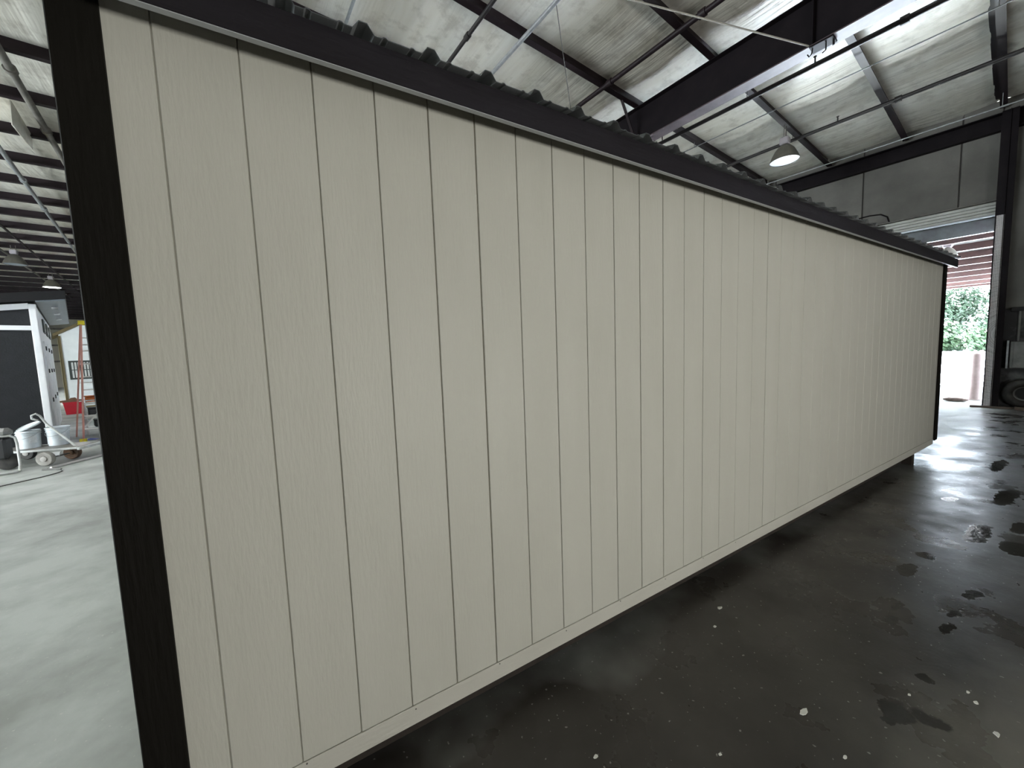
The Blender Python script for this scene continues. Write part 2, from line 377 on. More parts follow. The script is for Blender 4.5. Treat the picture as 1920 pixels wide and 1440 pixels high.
# end wall with the open door: tilt-up concrete panels
wr = thing('wall_right', W(UR, 10, 0), kind='structure')
ZT = 6.95; DV0, DV1, DZ = 0.33, 4.75, 4.42
mk('wall_core', G().box(UR + .04, UR + .16, VF, DV0, 0, ZT).box(UR + .04, UR + .16, DV1, VB, 0, ZT).box(UR + .04, UR + .16, DV0, DV1, DZ, ZT), 'joint', wr, M=MW)
def panel(v0, v1, z0, z1, m='concrete_wall', d=0.0): mk('concrete_panel', G().bbox(UR - d, UR + .05, v0 + .012, v1 - .012, z0, z1, .008), m, wr, M=MW)
jts = [-1.6, DV0]
panel(DV0, .92, DZ + .01, ZT); panel(.92, 2.66, DZ + .01, ZT); panel(2.66, DV1, DZ + .01, ZT)
panel(-1.6, DV0, 2.27, ZT); panel(-1.6, DV0, 0, 2.26, 'soot', .012)
v = -1.6
while v > VF: panel(max(VF, v - 1.8), v, 0, ZT); v -= 1.8
v = DV1
while v < VB: panel(v, min(VB, v + 1.8), 0, ZT); v += 1.8
mk('rake_beam', G().box(UR - .16, UR - .005, VF, VB, 6.24, 6.27).box(UR - .03, UR - .005, VF, VB, 6.27, 6.60).box(UR - .16, UR - .005, VF, VB, 6.60, 6.62), 'steel_dark', wr, M=MW)
mk('ledge', G().box(UR - .10, UR - .012, -1.6, 0.02, 2.20, 2.29), 'black_metal', wr, M=MW)
# door frame and rolled-up curtain
d1 = thing('door_1', W(UR, 2.5, 0), kind='structure')
mk('jamb', G().bbox(UR - .33, UR - .24, .20, .335, 0, 4.36, .01).box(UR - .24, UR + .16, .27, .335, 0, 4.36), 'jamb', d1, M=MW)
mk('jamb', G().bbox(UR - .33, UR - .24, 4.74, 4.88, 0, 4.36, .01), 'jamb', d1, M=MW)
for k in range(4): mk('door_slat', G().bbox(UR - .10, UR - .06, .30, 4.78, 4.432 + .072 * k, 4.432 + .072 * k + .066, .012), 'door_slat', d1, M=MW)
mk('bottom_bar', G().bbox(UR - .13, UR - .05, .30, 4.78, 4.39, 4.425, .006), 'door_bar', d1, M=MW)
mk('hood', G().bbox(UR - .16, UR - .005, .26, 4.82, 4.725, 4.745, .004), 'pipe_grey', d1, M=MW)
mk('lintel', G().box(UR + .162, UR + .26, .2, 4.9, 4.10, 4.6), 'header_grey', d1, M=MW)
# dark steel column by the door
col = thing('wind_column', W(14.2, .22, 0), 'tall dark steel column running up the concrete wall beside the open door', 'column')
mk('web', G().box(14.02, 14.10, .215, .225, 0, 6.58).box(14.10, 14.36, .215, .225, 0, 6.58), 'steel_dark', col, M=MW)
mk('flange', G().box(14.07, 14.085, .11, .345, 0, 6.58), 'steel_dark', col, M=MW)
mk('flange', G().box(14.36, 14.375, .11, .345, 0, 6.58), 'steel_dark', col, M=MW)
mk('base_plate', G().box(14.04, 14.385, .09, .36, 0, .02), 'steel_dark', col, M=MW)

# the other walls
wl = mk('wall_left', G().box(UL - .2, UL, VF, VB, 0, ZT), 'dim_wall', M=MW); tag(wl, kind='structure')
wf = mk('wall_front', G().box(UL, UR, VF - .2, VF, 0, ZT + .3), 'dim_wall', M=MW); tag(wf, kind='structure')
wb = thing('wall_back', W(-6, VB, 0), kind='structure')
for i in range(10): mk('wall_sheet', G().box(UL + 3.03 * i + .006, min(UR, UL + 3.03 * (i + 1)) - .006, VB, VB + .1, 0, 6.4), 'cream_wall', wb, M=MW)
for z in (2.2, 3.6, 5.0): mk('girt', G().box(UL, UR, VB - .2, VB - .002, z, z + .14), 'pipe_grey', wb, M=MW)

# canopy outside the door, sloping down and out
TC = 0.09; CU0, CU1 = UR + .27, UR + 7.15
def zC(u): return 4.09 - TC * (u - 14.4)
cn = thing('canopy', W(18, 2.5, 0), 'reddish brown canopy frame with pale decking outside the open door', 'canopy')
def cslab(u0, u1, v0, v1, a, b):
    g = G(); vs = []
    for u in (u0, u1): vs += [(u, v0, zC(u) + a), (u, v1, zC(u) + a), (u, v1, zC(u) + b), (u, v0, zC(u) + b)]
    return g.add(vs, [(0, 1, 2, 3), (7, 6, 5, 4), (0, 4, 5, 1), (1, 5, 6, 2), (2, 6, 7, 3), (3, 7, 4, 0)])
mk('deck', cslab(CU0, CU1, -8, 14, .175, .21), 'canopy_deck', cn, M=MW)
for u in (14.98, 15.94, 16.88, 17.80, 18.68, 19.56, 20.42, 21.2): mk('canopy_purlin', cslab(u, u + .05, -8, 14, 0, .174), 'red_oxide', cn, M=MW)
mk('edge_board', cslab(CU1 - .05, CU1, -8, 14, -.03, .174), 'red_oxide', cn, M=MW)
for v in (-7.9, 13.9): mk('post', G().box(CU1 - .25, CU1 - .1, v - .08, v + .08, 0, zC(CU1 - .1)), 'red_oxide', cn, M=MW)

# ------------------------------------------------------------------ the long pale shed
LEN, DEP = 8.534, 3.66; ZB = 0.14; ZS = 0.2245; ZW = 2.735
sh = thing('storage_shed', (LEN / 2, DEP / 2, 0), 'long pale grooved-board shed with dark corner trim and ribbed metal roof', 'shed')
mk('wall_sheathing', G().box(.075, LEN - .06, .009, .06, ZB + .01, ZW), 'siding_back', sh)
gaps = {6: .006, 12: .0055, 18: .006, 24: .006, 30: .006, 5: .005, 11: .005}
bmesh_cache = {}
for i in range(42):
    ga, gb = gaps.get(i, .0036), gaps.get(i + 1, .0036)
    key = (ga, gb, i == 0)
    if key not in bmesh_cache: bmesh_cache[key] = mesh_of('siding_board', G().bbox(ga / 2 if i else .021, .2032 - gb / 2, 0, .0125, 0, ZW - ZS, .0022), 'siding')
    me, o = bmesh_cache[key]
    put('siding_board', me, (i * .2032 + o.x, o.y + random.uniform(-.0004, .0004), ZS), sh)
mk('skirt_board', G().bbox(0.021, LEN - .10, -.003, .0085, ZB, ZS - .0015, .002), 'skirt', sh)
mk('corner_trim', G().bbox(0, .102, -.018, -.0005, ZB - .01, ZW - .002, .003).bbox(0, .0195, -.0175, .09, ZB - .01, ZW - .002, .003), 'dark_trim', sh)
mk('corner_trim', G().bbox(LEN - .102, LEN + .02, -.021, -.0005, ZS - .03, ZW - .002, .003).bbox(LEN + .0005, LEN + .02, -.0205, .09, ZS - .03, ZW - .002, .003), 'dark_trim', sh)
PITCH = math.tan(math.radians(14)); YE = -.145; ZE = 2.742
def zR(y): return ZE + (y - YE) * PITCH if y < DEP / 2 else ZE + (DEP - YE - y - YE + YE) * PITCH
mk('fascia', G().bbox(-.02, LEN + .02, -.118, -.098, 2.640, 2.750, .003), 'dark_fascia', sh)
mk('drip_strip', G().box(-.02, LEN + .02, -.1185, -.0985, 2.6362, 2.6388), 'roof_under', sh)
mk('soffit', G().box(0.02, LEN, -.097, .008, 2.737, 2.749), 'skirt', sh)
mk('fascia', G().bbox(-.02, LEN + .02, DEP + .08, DEP + .118, 2.622, 2.750, .004), 'dark_fascia', sh)
for nm, x0, x1 in (('end_wall', .02, .07), ('end_wall', LEN - .05, LEN)):
    mk(nm, G().prism([(.061, ZB), (DEP - .06, ZB), (DEP - .06, ZW), (DEP / 2, zR(DEP / 2) - .05), (.061, ZW)], 0, x0, x1), 'siding', sh)
mk('rear_wall', G().box(.0, LEN, DEP - .059, DEP, ZB, ZW), 'siding', sh)
mk('floor_frame', G().box(.02, LEN - .02, .062, DEP - .062, ZB + .001, ZB + .12), 'raw_wood', sh)
for y in (.10, 1.2, 2.3, 3.4): mk('skid', G().bbox(.12, 7.62, y, y + .14, .0, ZB - .001, .006), 'raw_wood', sh)
mk('cross_block', G().bbox(7.50, 7.60, .0, 3.6, .0, ZB - .001, .004), 'raw_wood', sh)
# ribbed roof sheets: four ribs each, dark on top, pale underneath
def sheet_mesh(width):
    prof = []; x = 0.0; RH = .028
    k = 0
    while k * .2286 < width - 1e-4:
        c = k * .2286 + .1143
        pts = [(c - .1143, 0), (c - .078, 0), (c - .072, .005), (c - .064, .005), (c - .058, 0), (c - .034, 0), (c - .013, RH), (c + .013, RH), (c + .034, 0), (c + .058, 0), (c + .064, .005), (c + .072, .005), (c + .078, 0), (c + .1143, 0)]
        prof += [p for p in pts if p[0] <= width + 1e-6]
        k += 1
    g = G(); n = len(prof)
    def strip(off, y0, z0, y1, z1): return [(px, y0, z0 + pz + off) for px, pz in prof] + [(px, y1, z1 + pz + off) for px, pz in prof]
    for side in (0, 1):
        ya, za, yb, zb = (YE, ZE, DEP / 2, zR(DEP / 2 - 1e-9)) if side == 0 else (DEP - YE, ZE, DEP / 2, zR(DEP / 2 - 1e-9))
        g.cur = 0; g.add(strip(.012, ya, za, yb, zb), [((i, i + 1, n + i + 1, n + i) if side == 0 else (i + 1, i, n + i, n + i + 1)) for i in range(n - 1)])
        g.cur = 1; g.add(strip(.0095, ya, za, yb, zb), [((i + 1, i, n + i, n + i + 1) if side == 0 else (i, i + 1, n + i + 1, n + i)) for i in range(n - 1)])
        g.cur = 0; b = len(g.v); a = g.v[-4 * n:]
        g.add([p.copy() for p in a[:n]] + [p.copy() for p in a[2 * n:3 * n]], [(i, n + i, n + i + 1, i + 1) for i in range(n - 1)])
    return mesh_of('roof_sheet', g, ['roof_metal', 'roof_under'], fixn=False)
me, o = sheet_mesh(.9144)
for k in range(9): put('roof_sheet', me, (-.041 + k * .9144 + o.x, o.y, o.z + (.0006 if k % 2 else 0)), sh)
me, o = sheet_mesh(.36); put('roof_sheet', me, (-.041 + 9 * .9144 + o.x, o.y, o.z), sh)
mk('ridge_cap', G().prism([(DEP / 2 - .15, zR(DEP / 2 - .15) + .045), (DEP / 2, zR(DEP / 2 - .001) + .055), (DEP / 2 + .15, zR(DEP / 2 - .15) + .045), (DEP / 2, zR(DEP / 2 - .001) + .05)], 0, -.04, LEN + .01), 'roof_metal', sh)
# nail heads at the foot of the panel joints
nm_, no_ = mesh_of('nail_head', G().lathe([(.0, -.001), (.003, -.001), (.003, .001), (0, .001)], n=8, M=Matrix.Rotation(math.pi / 2, 3, 'X')), 'tool_dark')
for i in (2, 4, 6, 8, 10, 12, 14, 16): put('nail_head', nm_, (i * .2032 + .012, -.0035, ZS - .012 - .008 * (i % 4 == 0)), sh)

# ------------------------------------------------------------------ pipes, conduits and wires under the roof
def pipe(name, label, pts, r, m, couplings=(), n=10, cat='pipe', hangers=()):
    p = thing(name, W(*pts[0]), label, cat)
    mk('run', G().tube(pts, r, n), m, p, smooth='auto', M=MW)
    a, b = Vector(pts[0]), Vector(pts[-1]); d = (b - a).normalized()
    for t in couplings:
        c = a + d * ((t - a.y) / d.y); mk('coupling', G().tube([c - d * .05, c + d * .05], r * 1.45, n), m, p, smooth='auto', M=MW)
    for t in hangers:
        c = a + d * ((t - a.y) / d.y); mk('hanger', G().tube([c, Vector((c.x, c.y, zP(c.y) + .01))], .006, 6), m, p, M=MW)
    return p
hk = lambda ks: [PV[k - 5] - .04 for k in ks]
pipe('conduit', 'pale steel conduit above the near roof edge, leftmost of the crossing pipes', [(1.81, -4, zP(-4) - .03), (1.82, 30, zP(30) - .03)], .022, 'galvanised', hangers=hk((5, 9, 13, 17)))
pipe('sprinkler_pipe', 'dark pipe crossing under the ceiling between two pale conduits', [(3.42, -6, zP(-6) - .06), (3.30, 34, zP(34) - .06)], .03, 'pipe_black', (5.3,), hangers=hk((6, 10, 14, 18)))
pipe('conduit', 'pair-wide pale conduit crossing the ceiling left of the hanging wire', [(4.12, -6, zP(-6) - .07), (4.12, 34, zP(34) - .07)], .032, 'galvanised', hangers=hk((6, 10, 14, 18)))
pipe('sprinkler_pipe', 'thick dark pipe under the purlins just left of the big steel beam', [(6.08, -6, zP(-6) - .07), (6.02, 34, zP(34) - .07)], .042, 'steel_paint', (3.0, 4.7), hangers=hk((6, 8, 11, 14, 18)))
def heads(p, u, vs, z, m='pipe_black'):
    for v in vs: mk('sprinkler_head', G().tube([(u, v, z), (u, v, z + .09)], .012, 6).lathe([(.004, .09), (.026, .10), (.026, .108), (.004, .112)], (u, v, z), 10), m, p, M=MW)
p = pipe('sprinkler_pipe', 'black sprinkler pipe running along the right side of the big beam', [(8.66, -8, 6.55), (8.60, 40, 6.35)], .042, 'pipe_black', (1.2,), hangers=hk((7, 10, 14)))
heads(p, 8.64, (2.3, 5.2), 6.54)
p = pipe('sprinkler_pipe', 'black sprinkler pipe passing behind the unlit dome lamp', [(11.25, -8, 6.52), (11.2, 40, 6.40)], .038, 'pipe_black', (1.6,), hangers=hk((7, 10, 14)))
heads(p, 11.24, (2.55, 5.6), 6.52)
pipe('conduit', 'thin pale conduit along the foot of the ceiling in front of the rake beam', [(13.43, -8, 6.47), (13.38, 30, 6.40)], .014, 'galvanised', (.3,), hangers=hk((8, 11)))
pipe('conduit', 'thin pale conduit on the bright ceiling right of the first sprinkler pipe', [(9.60, -8, 6.60), (9.48, 40, 6.3)], .011, 'galvanised', hangers=hk((8, 11)))
# left side of the building
pipe('sprinkler_pipe', 'thick grey pipe with couplings beside the dark corner trim, nearest on the left', [(-2.0, 4.5, 6.52), (-3.4, 25.7, 6.42)], .055, 'pipe_grey', (9.9, 12.0), hangers=hk((12, 15, 18)))
pipe('conduit', 'pale conduit below the left ceiling, second behind the thick grey pipe', [(-2.6, 4.6, 6.50), (-5.55, 34, 6.3)], .045, 'galvanised', (15.2, 17.5), hangers=hk((16, 18, 20)))
pipe('sprinkler_pipe', 'thin dark pipe above the left dome lamp running into the distance', [(-4.1, 5, 6.5), (-6.9, 37, 6.2)], .035, 'steel_paint', hangers=hk((20, 23)))
pipe('sprinkler_pipe', 'thin dark pipe just over the shade of the left dome lamp', [(-5.0, 5, 6.5), (-7.6, 37, 6.2)], .035, 'pipe_grey', hangers=hk((21, 24)))
pipe('guy_wire', 'slack pale cable running to the lower flange of the big steel beam', [(1.0, 4.93, 6.64), (1.03, 4.6, 6.26), (4.5, 3.131, 6.115), (7.17, 1.994, 6.0)], .011, 'cable', n=6, cat='cable')
cl = thing('beam_clamp', W(7.3, 1.85, 5.9), 'cluster of clamps and hooks under the big beam where the cable ends', 'clamp')
mk('clamp_plate', G().bbox(7.14, 7.34, 1.70, 1.98, 5.945, 5.972, .005), 'steel_dark', cl, M=MW)
mk('hook', G().tube([(7.2, 1.95, 5.95), (7.2, 1.96, 5.88), (7.2, 1.99, 5.86), (7.2, 2.01, 5.90)], .009, 6), 'steel_dark', cl, M=MW)
mk('hook', G().tube([(7.22, 1.80, 5.95), (7.22, 1.80, 5.85), (7.22, 1.84, 5.83)], .009, 6), 'steel_dark', cl, M=MW)
mk('bolt', G().tube([(7.25, 1.72, 5.97), (7.25, 1.72, 5.88)], .014, 6), 'steel_dark', cl, M=MW)
hf = thing('hanging_fixture', W(5.5, 5.09, 6.05), 'small white light fixture on a thin wire above the shed roof', 'light fixture')
mk('casing', G().bbox(5.42, 5.58, 4.97, 5.21, 6.02, 6.10, .01), 'white_paint', hf, M=MW)
mk('pull_tab', G().bbox(5.46, 5.48, 5.07, 5.09, 5.96, 6.02, .003), 'white_paint', hf, M=MW)
mk('wire', G().tube([(5.5, 5.15, 6.10), (4.15, 4.135, 6.65), (3.45, 3.42, zP(3.42) + .01)], .006, 6), 'tool_dark', hf, M=MW)

def dome_lamp(label, u, v, zdisc, r, on=False, ztop=None, group=None):
    t = thing('high_bay_lamp', W(u, v, zdisc), label, 'lamp')
    h = r * 1.25
    prof = [(r, 0), (r * .985, .03), (r * .86, h * .34), (r * .66, h * .66), (r * .40, h * .9), (r * .22, h)]
    mk('shade', G().lathe(prof + [(r * .2, h), (r * .38, h * .89), (r * .64, h * .65), (r * .84, h * .33), (r * .965, .03), (r * .97, .0), (r, 0)], (u, v, zdisc), 32, cap=False), 'lamp_shade', t, smooth='auto', M=MW)
    mk('lens', G().lathe([(0.0001, .012), (r * .96, .012), (r * .96, .02), (.0001, .02)], (u, v, zdisc), 32), 'lamp_on' if on else 'lamp_lens', t, M=MW)
    mk('ballast', G().bbox(u - .09, u + .09, v - .09, v + .09, zdisc + h, zdisc + h + .16, .02), 'ballast', t, M=MW)
    zt = ztop or zP(v)
    for sx in (-.06, .06): mk('bracket', G().tube([(u + sx, v, zdisc + h + .15), (u + sx, v, zt)], .01, 6), 'pipe_grey', t, M=MW)
    if on:
        l = bpy.data.lights.new('lamp_light', 'AREA'); l.shape = 'DISK'; l.size = r * 1.8; l.energy = on; l.color = (0.94, 0.98, 1.0)
        o = bpy.data.objects.new('lamp_light', l); COL.objects.link(o); o.parent = t; o.location = (0, 0, -.02)
    return t
dome_lamp('unlit grey dome lamp with a pale blue lens hanging near the end wall', 10.73, 3.38, 5.88, .29)
dome_lamp('unlit dark dome lamp hanging over the left work area', -5.95, 22.7, 5.62, .30)
dome_lamp('glowing dome lamp far off above the black-fronted white shed', -6.3, 27.9, 5.55, .30, on=600)
for label, u, v, p in [('unseen glowing dome lamp added over the left aisle nearest the long shed', -5.2, 8.8, 230), ('unseen glowing dome lamp added over the left aisle beside the white shed', -9.5, 14.0, 230),
                       ('unseen glowing dome lamp added over the far end by the back wall', -4.8, 38.0, 700), ('unseen glowing dome lamp added behind the long shed, nearer of two', 1.5, 24.0, 600),
                       ('unseen glowing dome lamp added behind the long shed, farther of two', 1.5, 36.0, 700)]:
    dome_lamp(label, u, v, 5.6, .30, on=p)  # lamps out of view, added to light the left aisle and far end
# torn flap of insulation hanging from the left ceiling
fp = [(-2.75, 11.32, 6.66), (-2.76, 11.62, 6.62), (-2.85, 12.68, 6.6), (-2.8, 12.39, 6.2), (-2.8, 12.13, 6.2), (-2.78, 11.38, 6.22)]
g = G(); n6 = len(fp); g.add(fp + [(a - .012, b, c) for a, b, c in fp], [tuple(range(n6)), tuple(range(2 * n6 - 1, n6 - 1, -1))] + [(i, (i + 1) % n6, (i + 1) % n6 + n6, i + n6) for i in range(n6)])
tag(mk('insulation_flap', g, 'insulation', M=MW), 'torn white flap of insulation hanging beside the thick grey pipe', 'insulation')

# ------------------------------------------------------------------ around the far door
lo_ = dome_lamp('dome lamp with a ribbed lens under the canopy outside', 15.5, 1.13, 3.80, .19, ztop=4.02)
tag(lo_, 'small pale dome lamp under the canopy just outside the door', 'lamp')
b = thing('bollard', W(15.6, .51, 0), 'pinkish concrete bollard standing outside the door beside the jamb', 'bollard')
mk('post', G().lathe([(.095, 0), (.095, 1.15), (.08, 1.20), (.04, 1.225), (.0001, 1.23)], (15.6, .51, 0), 20), 'bollard', b, smooth='auto', M=MW)
mk('collar', G().lathe([(.13, 0), (.13, .02), (.096, .03)], (15.6, .51, 0), 20), 'bollard', b, M=MW)
eb = thing('electrical_box', W(14.3, -.28, .9), 'grey electrical box on the dark stained wall right of the door', 'box')
mk('cabinet', G().bbox(14.22, 14.387, -.62, .0, .91, 1.52, .01), 'box_grey', eb, M=MW)
mk('box_door', G().bbox(14.205, 14.219, -.60, -.045, .93, 1.50, .004), 'box_grey', eb, M=MW)
mk('edge_rail', G().box(14.20, 14.386, .02, .05, .91, 1.54), 'galvanised', eb, M=MW)
mk('conduit', G().tube([(14.36, -.1, 1.52), (14.36, -.1, 2.195)], .02, 8), 'box_grey', eb, M=MW)
ty = thing('tyre', W(14.2, -.22, 0), 'dust-covered black tyre leaning against the wall under the electrical box', 'tyre')
mk('tread', G().torus((14.24, -.25, .345), .25, .09, (1, 0, .22), 32, 12), 'rubber', ty, smooth=True, M=MW)
mk('rim', G().torus((14.24, -.25, .345), .17, .03, (1, 0, .22), 28, 8), 'box_grey', ty, smooth=True, M=MW)
pk = mk('timber_plank', G().bbox(13.98, 14.10, -.16, .52, 0.0, .04, .004), 'plank', M=MW); tag(pk, 'brown timber plank lying on the floor along the foot of the door jamb', 'plank')
pk = mk('timber_plank', G().bbox(13.86, 13.96, -.9, -.12, 0.0, .07, .004), 'plank', M=MW); tag(pk, 'thicker dark timber offcut on the floor beneath the electrical box', 'plank')
g = G(); vs = []; 
for i in range(13):
    for j in range(9):
        a = i / 12 * math.pi; bb = j / 8 * math.pi * 2
        r = 1 + .3 * noise.noise(Vector((i * .7, math.cos(bb) * 1.3, math.sin(bb) * 1.3)))
        vs.append((15.0 + .13 * r * math.sin(a) * math.cos(bb), .80 - .22 * math.cos(a), max(0, .045 + .055 * r * math.sin(a) * math.sin(bb))))
g.add(vs, [(i * 9 + j, i * 9 + j + 1, (i + 1) * 9 + j + 1, (i + 1) * 9 + j) for i in range(12) for j in range(8)])
tag(mk('sack', g, 'sack', smooth=True, M=MW), 'crumpled brown sack lying in the doorway', 'sack')
cw = mk('wall_cable', G().tube([(14.385, 3.9, 5.02), (14.385, 3.0, 5.03), (14.385, 2.5, 5.05), (14.385, 2.28, 5.02), (14.385, 2.15, 4.92), (14.385, 2.11, 4.77)], .016, 8), 'steel_dark', smooth=True, M=MW)
tag(cw, 'dark cable curving along the concrete wall above the rolled door', 'cable')

# trees beyond the yard
def tree(label, u, v, h, r, m, seed, n=4200, leaf=.25):
    rnd = random.Random(seed); t = thing('tree', W(u, v, 0), label, 'tree', 'trees beyond the bright yard')
    mk('trunk', G().tube([(u, v, -.05), (u + .1, v, h * .3), (u, v + .1, h * .62)], [.16, .12, .05], 8), 'bark', t, smooth=True, M=MW)
    g = G(); blobs = []
    for k in range(11):
        a = rnd.uniform(0, 6.28); q = rnd.uniform(0, .62) * r; z = h * rnd.uniform(.16, .82)
        blobs.append((u + q * math.cos(a), v + q * math.sin(a), z, r * rnd.uniform(.32, .52)))
    for k in range(n):
        bx, by, bz, br = blobs[k % len(blobs)]
        d = Vector((rnd.gauss(0, 1), rnd.gauss(0, 1), rnd.gauss(0, 1))).normalized() * br * rnd.uniform(.72, 1.05)
        c = Vector((bx, by, bz)) + d
        if c.z < .1: c.z = .1 + rnd.random() * .3
        x = (d.normalized() + Vector((rnd.gauss(0, .6), rnd.gauss(0, .6), rnd.gauss(0, .6)))).normalized()
        y = x.orthogonal().normalized(); x2 = y.cross(x); s = leaf * rnd.uniform(.6, 1.2)
        g.add([c - y * s, c - x2 * s * .5, c + y * s, c + x2 * s * .5], [(0, 1, 2, 3)])
    mk('crown', g, m, t, M=MW, fixn=False); return t
for i, a in enumerate([(70, 0.4, 7.4, 3.0, 'leaf'), (73, 4.6, 8.6, 3.6, 'leaf'), (65, 5.0, 3.2, 2.2, 'leaf_pale'), (62.5, 1.5, 2.3, 1.7, 'leaf_pale'), (80, 11.0, 6.8, 3.6, 'leaf'), (66, 9.2, 4.2, 2.5, 'leaf_pale'), (74, -7.2, 8.0, 3.6, 'leaf'), (65, -4.0, 3.2, 2.6, 'leaf_pale')]):
    tree(['mid-height green tree at the right edge of the doorway view', 'tallest green tree seen through the open door', 'rounded pale green bush in front of the tallest tree', 'low pale green bush by the right edge of the yard',
          'green tree behind the shed end, left in the doorway', 'pale green bush hidden mostly by the shed end', 'tall green tree standing beyond the dark wall', 'pale bush standing beyond the dark wall'][i], *a, seed=i + 3)

# ------------------------------------------------------------------ left work area
# black-fronted white shed
N0 = Vector((-3.74, 9.95, 0)); ds = Vector((-.312, .95, 0)).normalized(); df = Vector((-ds.y, ds.x, 0))
M2 = Matrix.Translation(N0) @ Matrix((( df.x, ds.x, 0, 0), (df.y, ds.y, 0, 0), (0, 0, 1, 0), (0, 0, 0, 1)))   # x: along front (to the left), y: back along side
s2 = thing('garden_shed', N0 + df * 1.4 + ds * 3, 'white-trimmed shed with black front and overhanging flat roof', 'shed')
W2, D2 = 2.8, 6.2
def zf(x): return 3.02 - .16 * x
mk('front_wall', G().prism([(0.02, .12), (W2, .12), (W2, zf(W2)), (0.02, zf(.02))], 1, .03, .10), 'charcoal_board', s2, M=M2)
mk('side_wall', G().box(.02, .10, .10, D2, .12, 3.0), 'white_paint', s2, M=M2)
mk('far_wall', G().box(W2 - .08, W2, .10, D2, .12, zf(W2)), 'white_paint', s2, M=M2)
mk('back_wall', G().box(.02, W2, D2 - .05, D2, .12, zf(W2)), 'white_paint', s2, M=M2)
mk('corner_trim', G().bbox(0.0, .10, .0, .029, .10, 2.99, .004).bbox(0.0, .019, .0, .13, .10, 2.99, .004), 'white_paint', s2, M=M2)
mk('rake_trim', G().prism([(.101, zf(.1) - .11), (W2, zf(W2) - .11), (W2, zf(W2)), (.101, zf(.1))], 1, 0, .029), 'white_paint', s2, M=M2)
mk('band_trim', G().box(.101, W2, .0, .029, 2.47, 2.56), 'white_paint', s2, M=M2)
def roof2(a, b, x0, x1, y0, y1):
    return G().add([(x0, y0, zf(x0) + a), (x1, y0, zf(x1) + a), (x1, y1, zf(x1) + a), (x0, y1, zf(x0) + a), (x0, y0, zf(x0) + b), (x1, y0, zf(x1) + b), (x1, y1, zf(x1) + b), (x0, y1, zf(x0) + b)],
                   [(3, 2, 1, 0), (4, 5, 6, 7), (0, 1, 5, 4), (1, 2, 6, 5), (2, 3, 7, 6), (3, 0, 4, 7)])
mk('roof', roof2(.03, .20, -.40, W2 + .2, -.12, D2 + .2), 'black_metal', s2, M=M2)
sf = mk('soffit', roof2(.005, .029, -.39, -.001, -.10, D2 + .15), 'soffit_grey', s2, M=M2)
for y in (1.1, 2.6, 4.2): mk('soffit_glint', roof2(-.012, .004, -.27, -.17, y, y + .28), 'white_paint', sf, M=M2)  # lamp reflections on the soffit, built as white strips
for y in (2.0, 3.4, 4.8):
    w = mk('clerestory_window', G().box(-.006, .019, y, y + .8, 2.55, 2.86), 'window_frame', s2, M=M2); mk('pane', G().box(-.009, -.0065, y + .06, y + .74, 2.60, 2.81), 'glass_dark', w, M=M2)
for y in (1.1, 2.5, 3.9):
    d = mk('side_door', G().bbox(-.012, .019, y, y + 1.15, .2, 2.3, .004), 'white_paint', s2, M=M2)
    for z in (.95, 1.6, 2.1): mk('hinge', G().box(-.026, -.0125, y + .02, y + .22, z, z + .09), 'black_metal', d, M=M2)

# cart with two buckets
r_ = Vector((.945, -.327, 0)); a_ = Vector((.327, .945, 0))
ct = thing('flat_cart', (-3.45, 8.75, 0), 'low pale metal cart with push handle carrying two white buckets', 'cart')
MC = Matrix.Translation((-3.27, 8.29, 0)) @ Matrix((( r_.x, a_.x, 0, 0), (r_.y, a_.y, 0, 0), (0, 0, 1, 0), (0, 0, 0, 1)))   # x right, y away, origin at near wheel contact
mk('bed', G().bbox(-1.0, .30, .24, .72, .238, .255, .004), 'pipe_grey', ct, M=MC)
for y in (.22, .74): mk('side_rail', G().bbox(-1.0, .30, y - .015, y + .015, .218, .2555, .006), 'cart_metal', ct, M=MC)
mk('end_bar', G().bbox(.301, .35, .20, .84, .20, .25, .008), 'cart_metal', ct, M=MC)
mk('axle', G().tube([(0, .05, .12), (.04, .42, .12)], .014, 8), 'tool_dark', ct, M=MC)
mk('axle_bracket', G().prism([(-.12, .204), (.06, .204), (.02, .10), (-.02, .10)], 1, .20, .22), 'cart_metal', ct, M=MC)
def wheel(x, y, r, m, hub, axis=(0, 1, 0)):
    w = mk('wheel', G().lathe([(.05, -.035), (r * .7, -.045), (r * .92, -.04), (r, -.02), (r, .02), (r * .92, .04), (r * .7, .045), (.05, .035)], (x, y, r), 28, Matrix.Rotation(math.pi / 2, 3, 'X')), m, ct, smooth='auto', M=MC)
    mk('hub_cap', G().lathe([(.045, -.05), (.045, .05), (.02, .056), (.0001, .056)], (x, y, r), 16, Matrix.Rotation(math.pi / 2, 3, 'X')), hub, w, M=MC)
wheel(0.0, .0, .125, 'tyre_grey', 'hub'); wheel(.05, .44, .125, 'rust', 'rust'); wheel(-.85, .12, .125, 'rubber', 'hub'); wheel(-.85, .70, .125, 'rubber', 'hub')
hp = [(.36, .10, .24), (.10, .34, .52), (-.06, .50, .70), (-.17, .56, .86), (-.24, .56, .88), (-.30, .57, .83)]
mk('handle', G().tube([MC.inverted() @ Vector(p) for p in [(-2.98, 8.58, .23), (-3.20, 8.72, .46), (-3.41, 8.84, .68), (-3.47, 8.82, .84), (-3.51, 8.80, .885), (-3.56, 8.79, .86), (-3.56, 8.79, .80), (-3.50, 8.82, .76)]], .017, 8), 'cart_metal', ct, smooth='auto', M=MC)
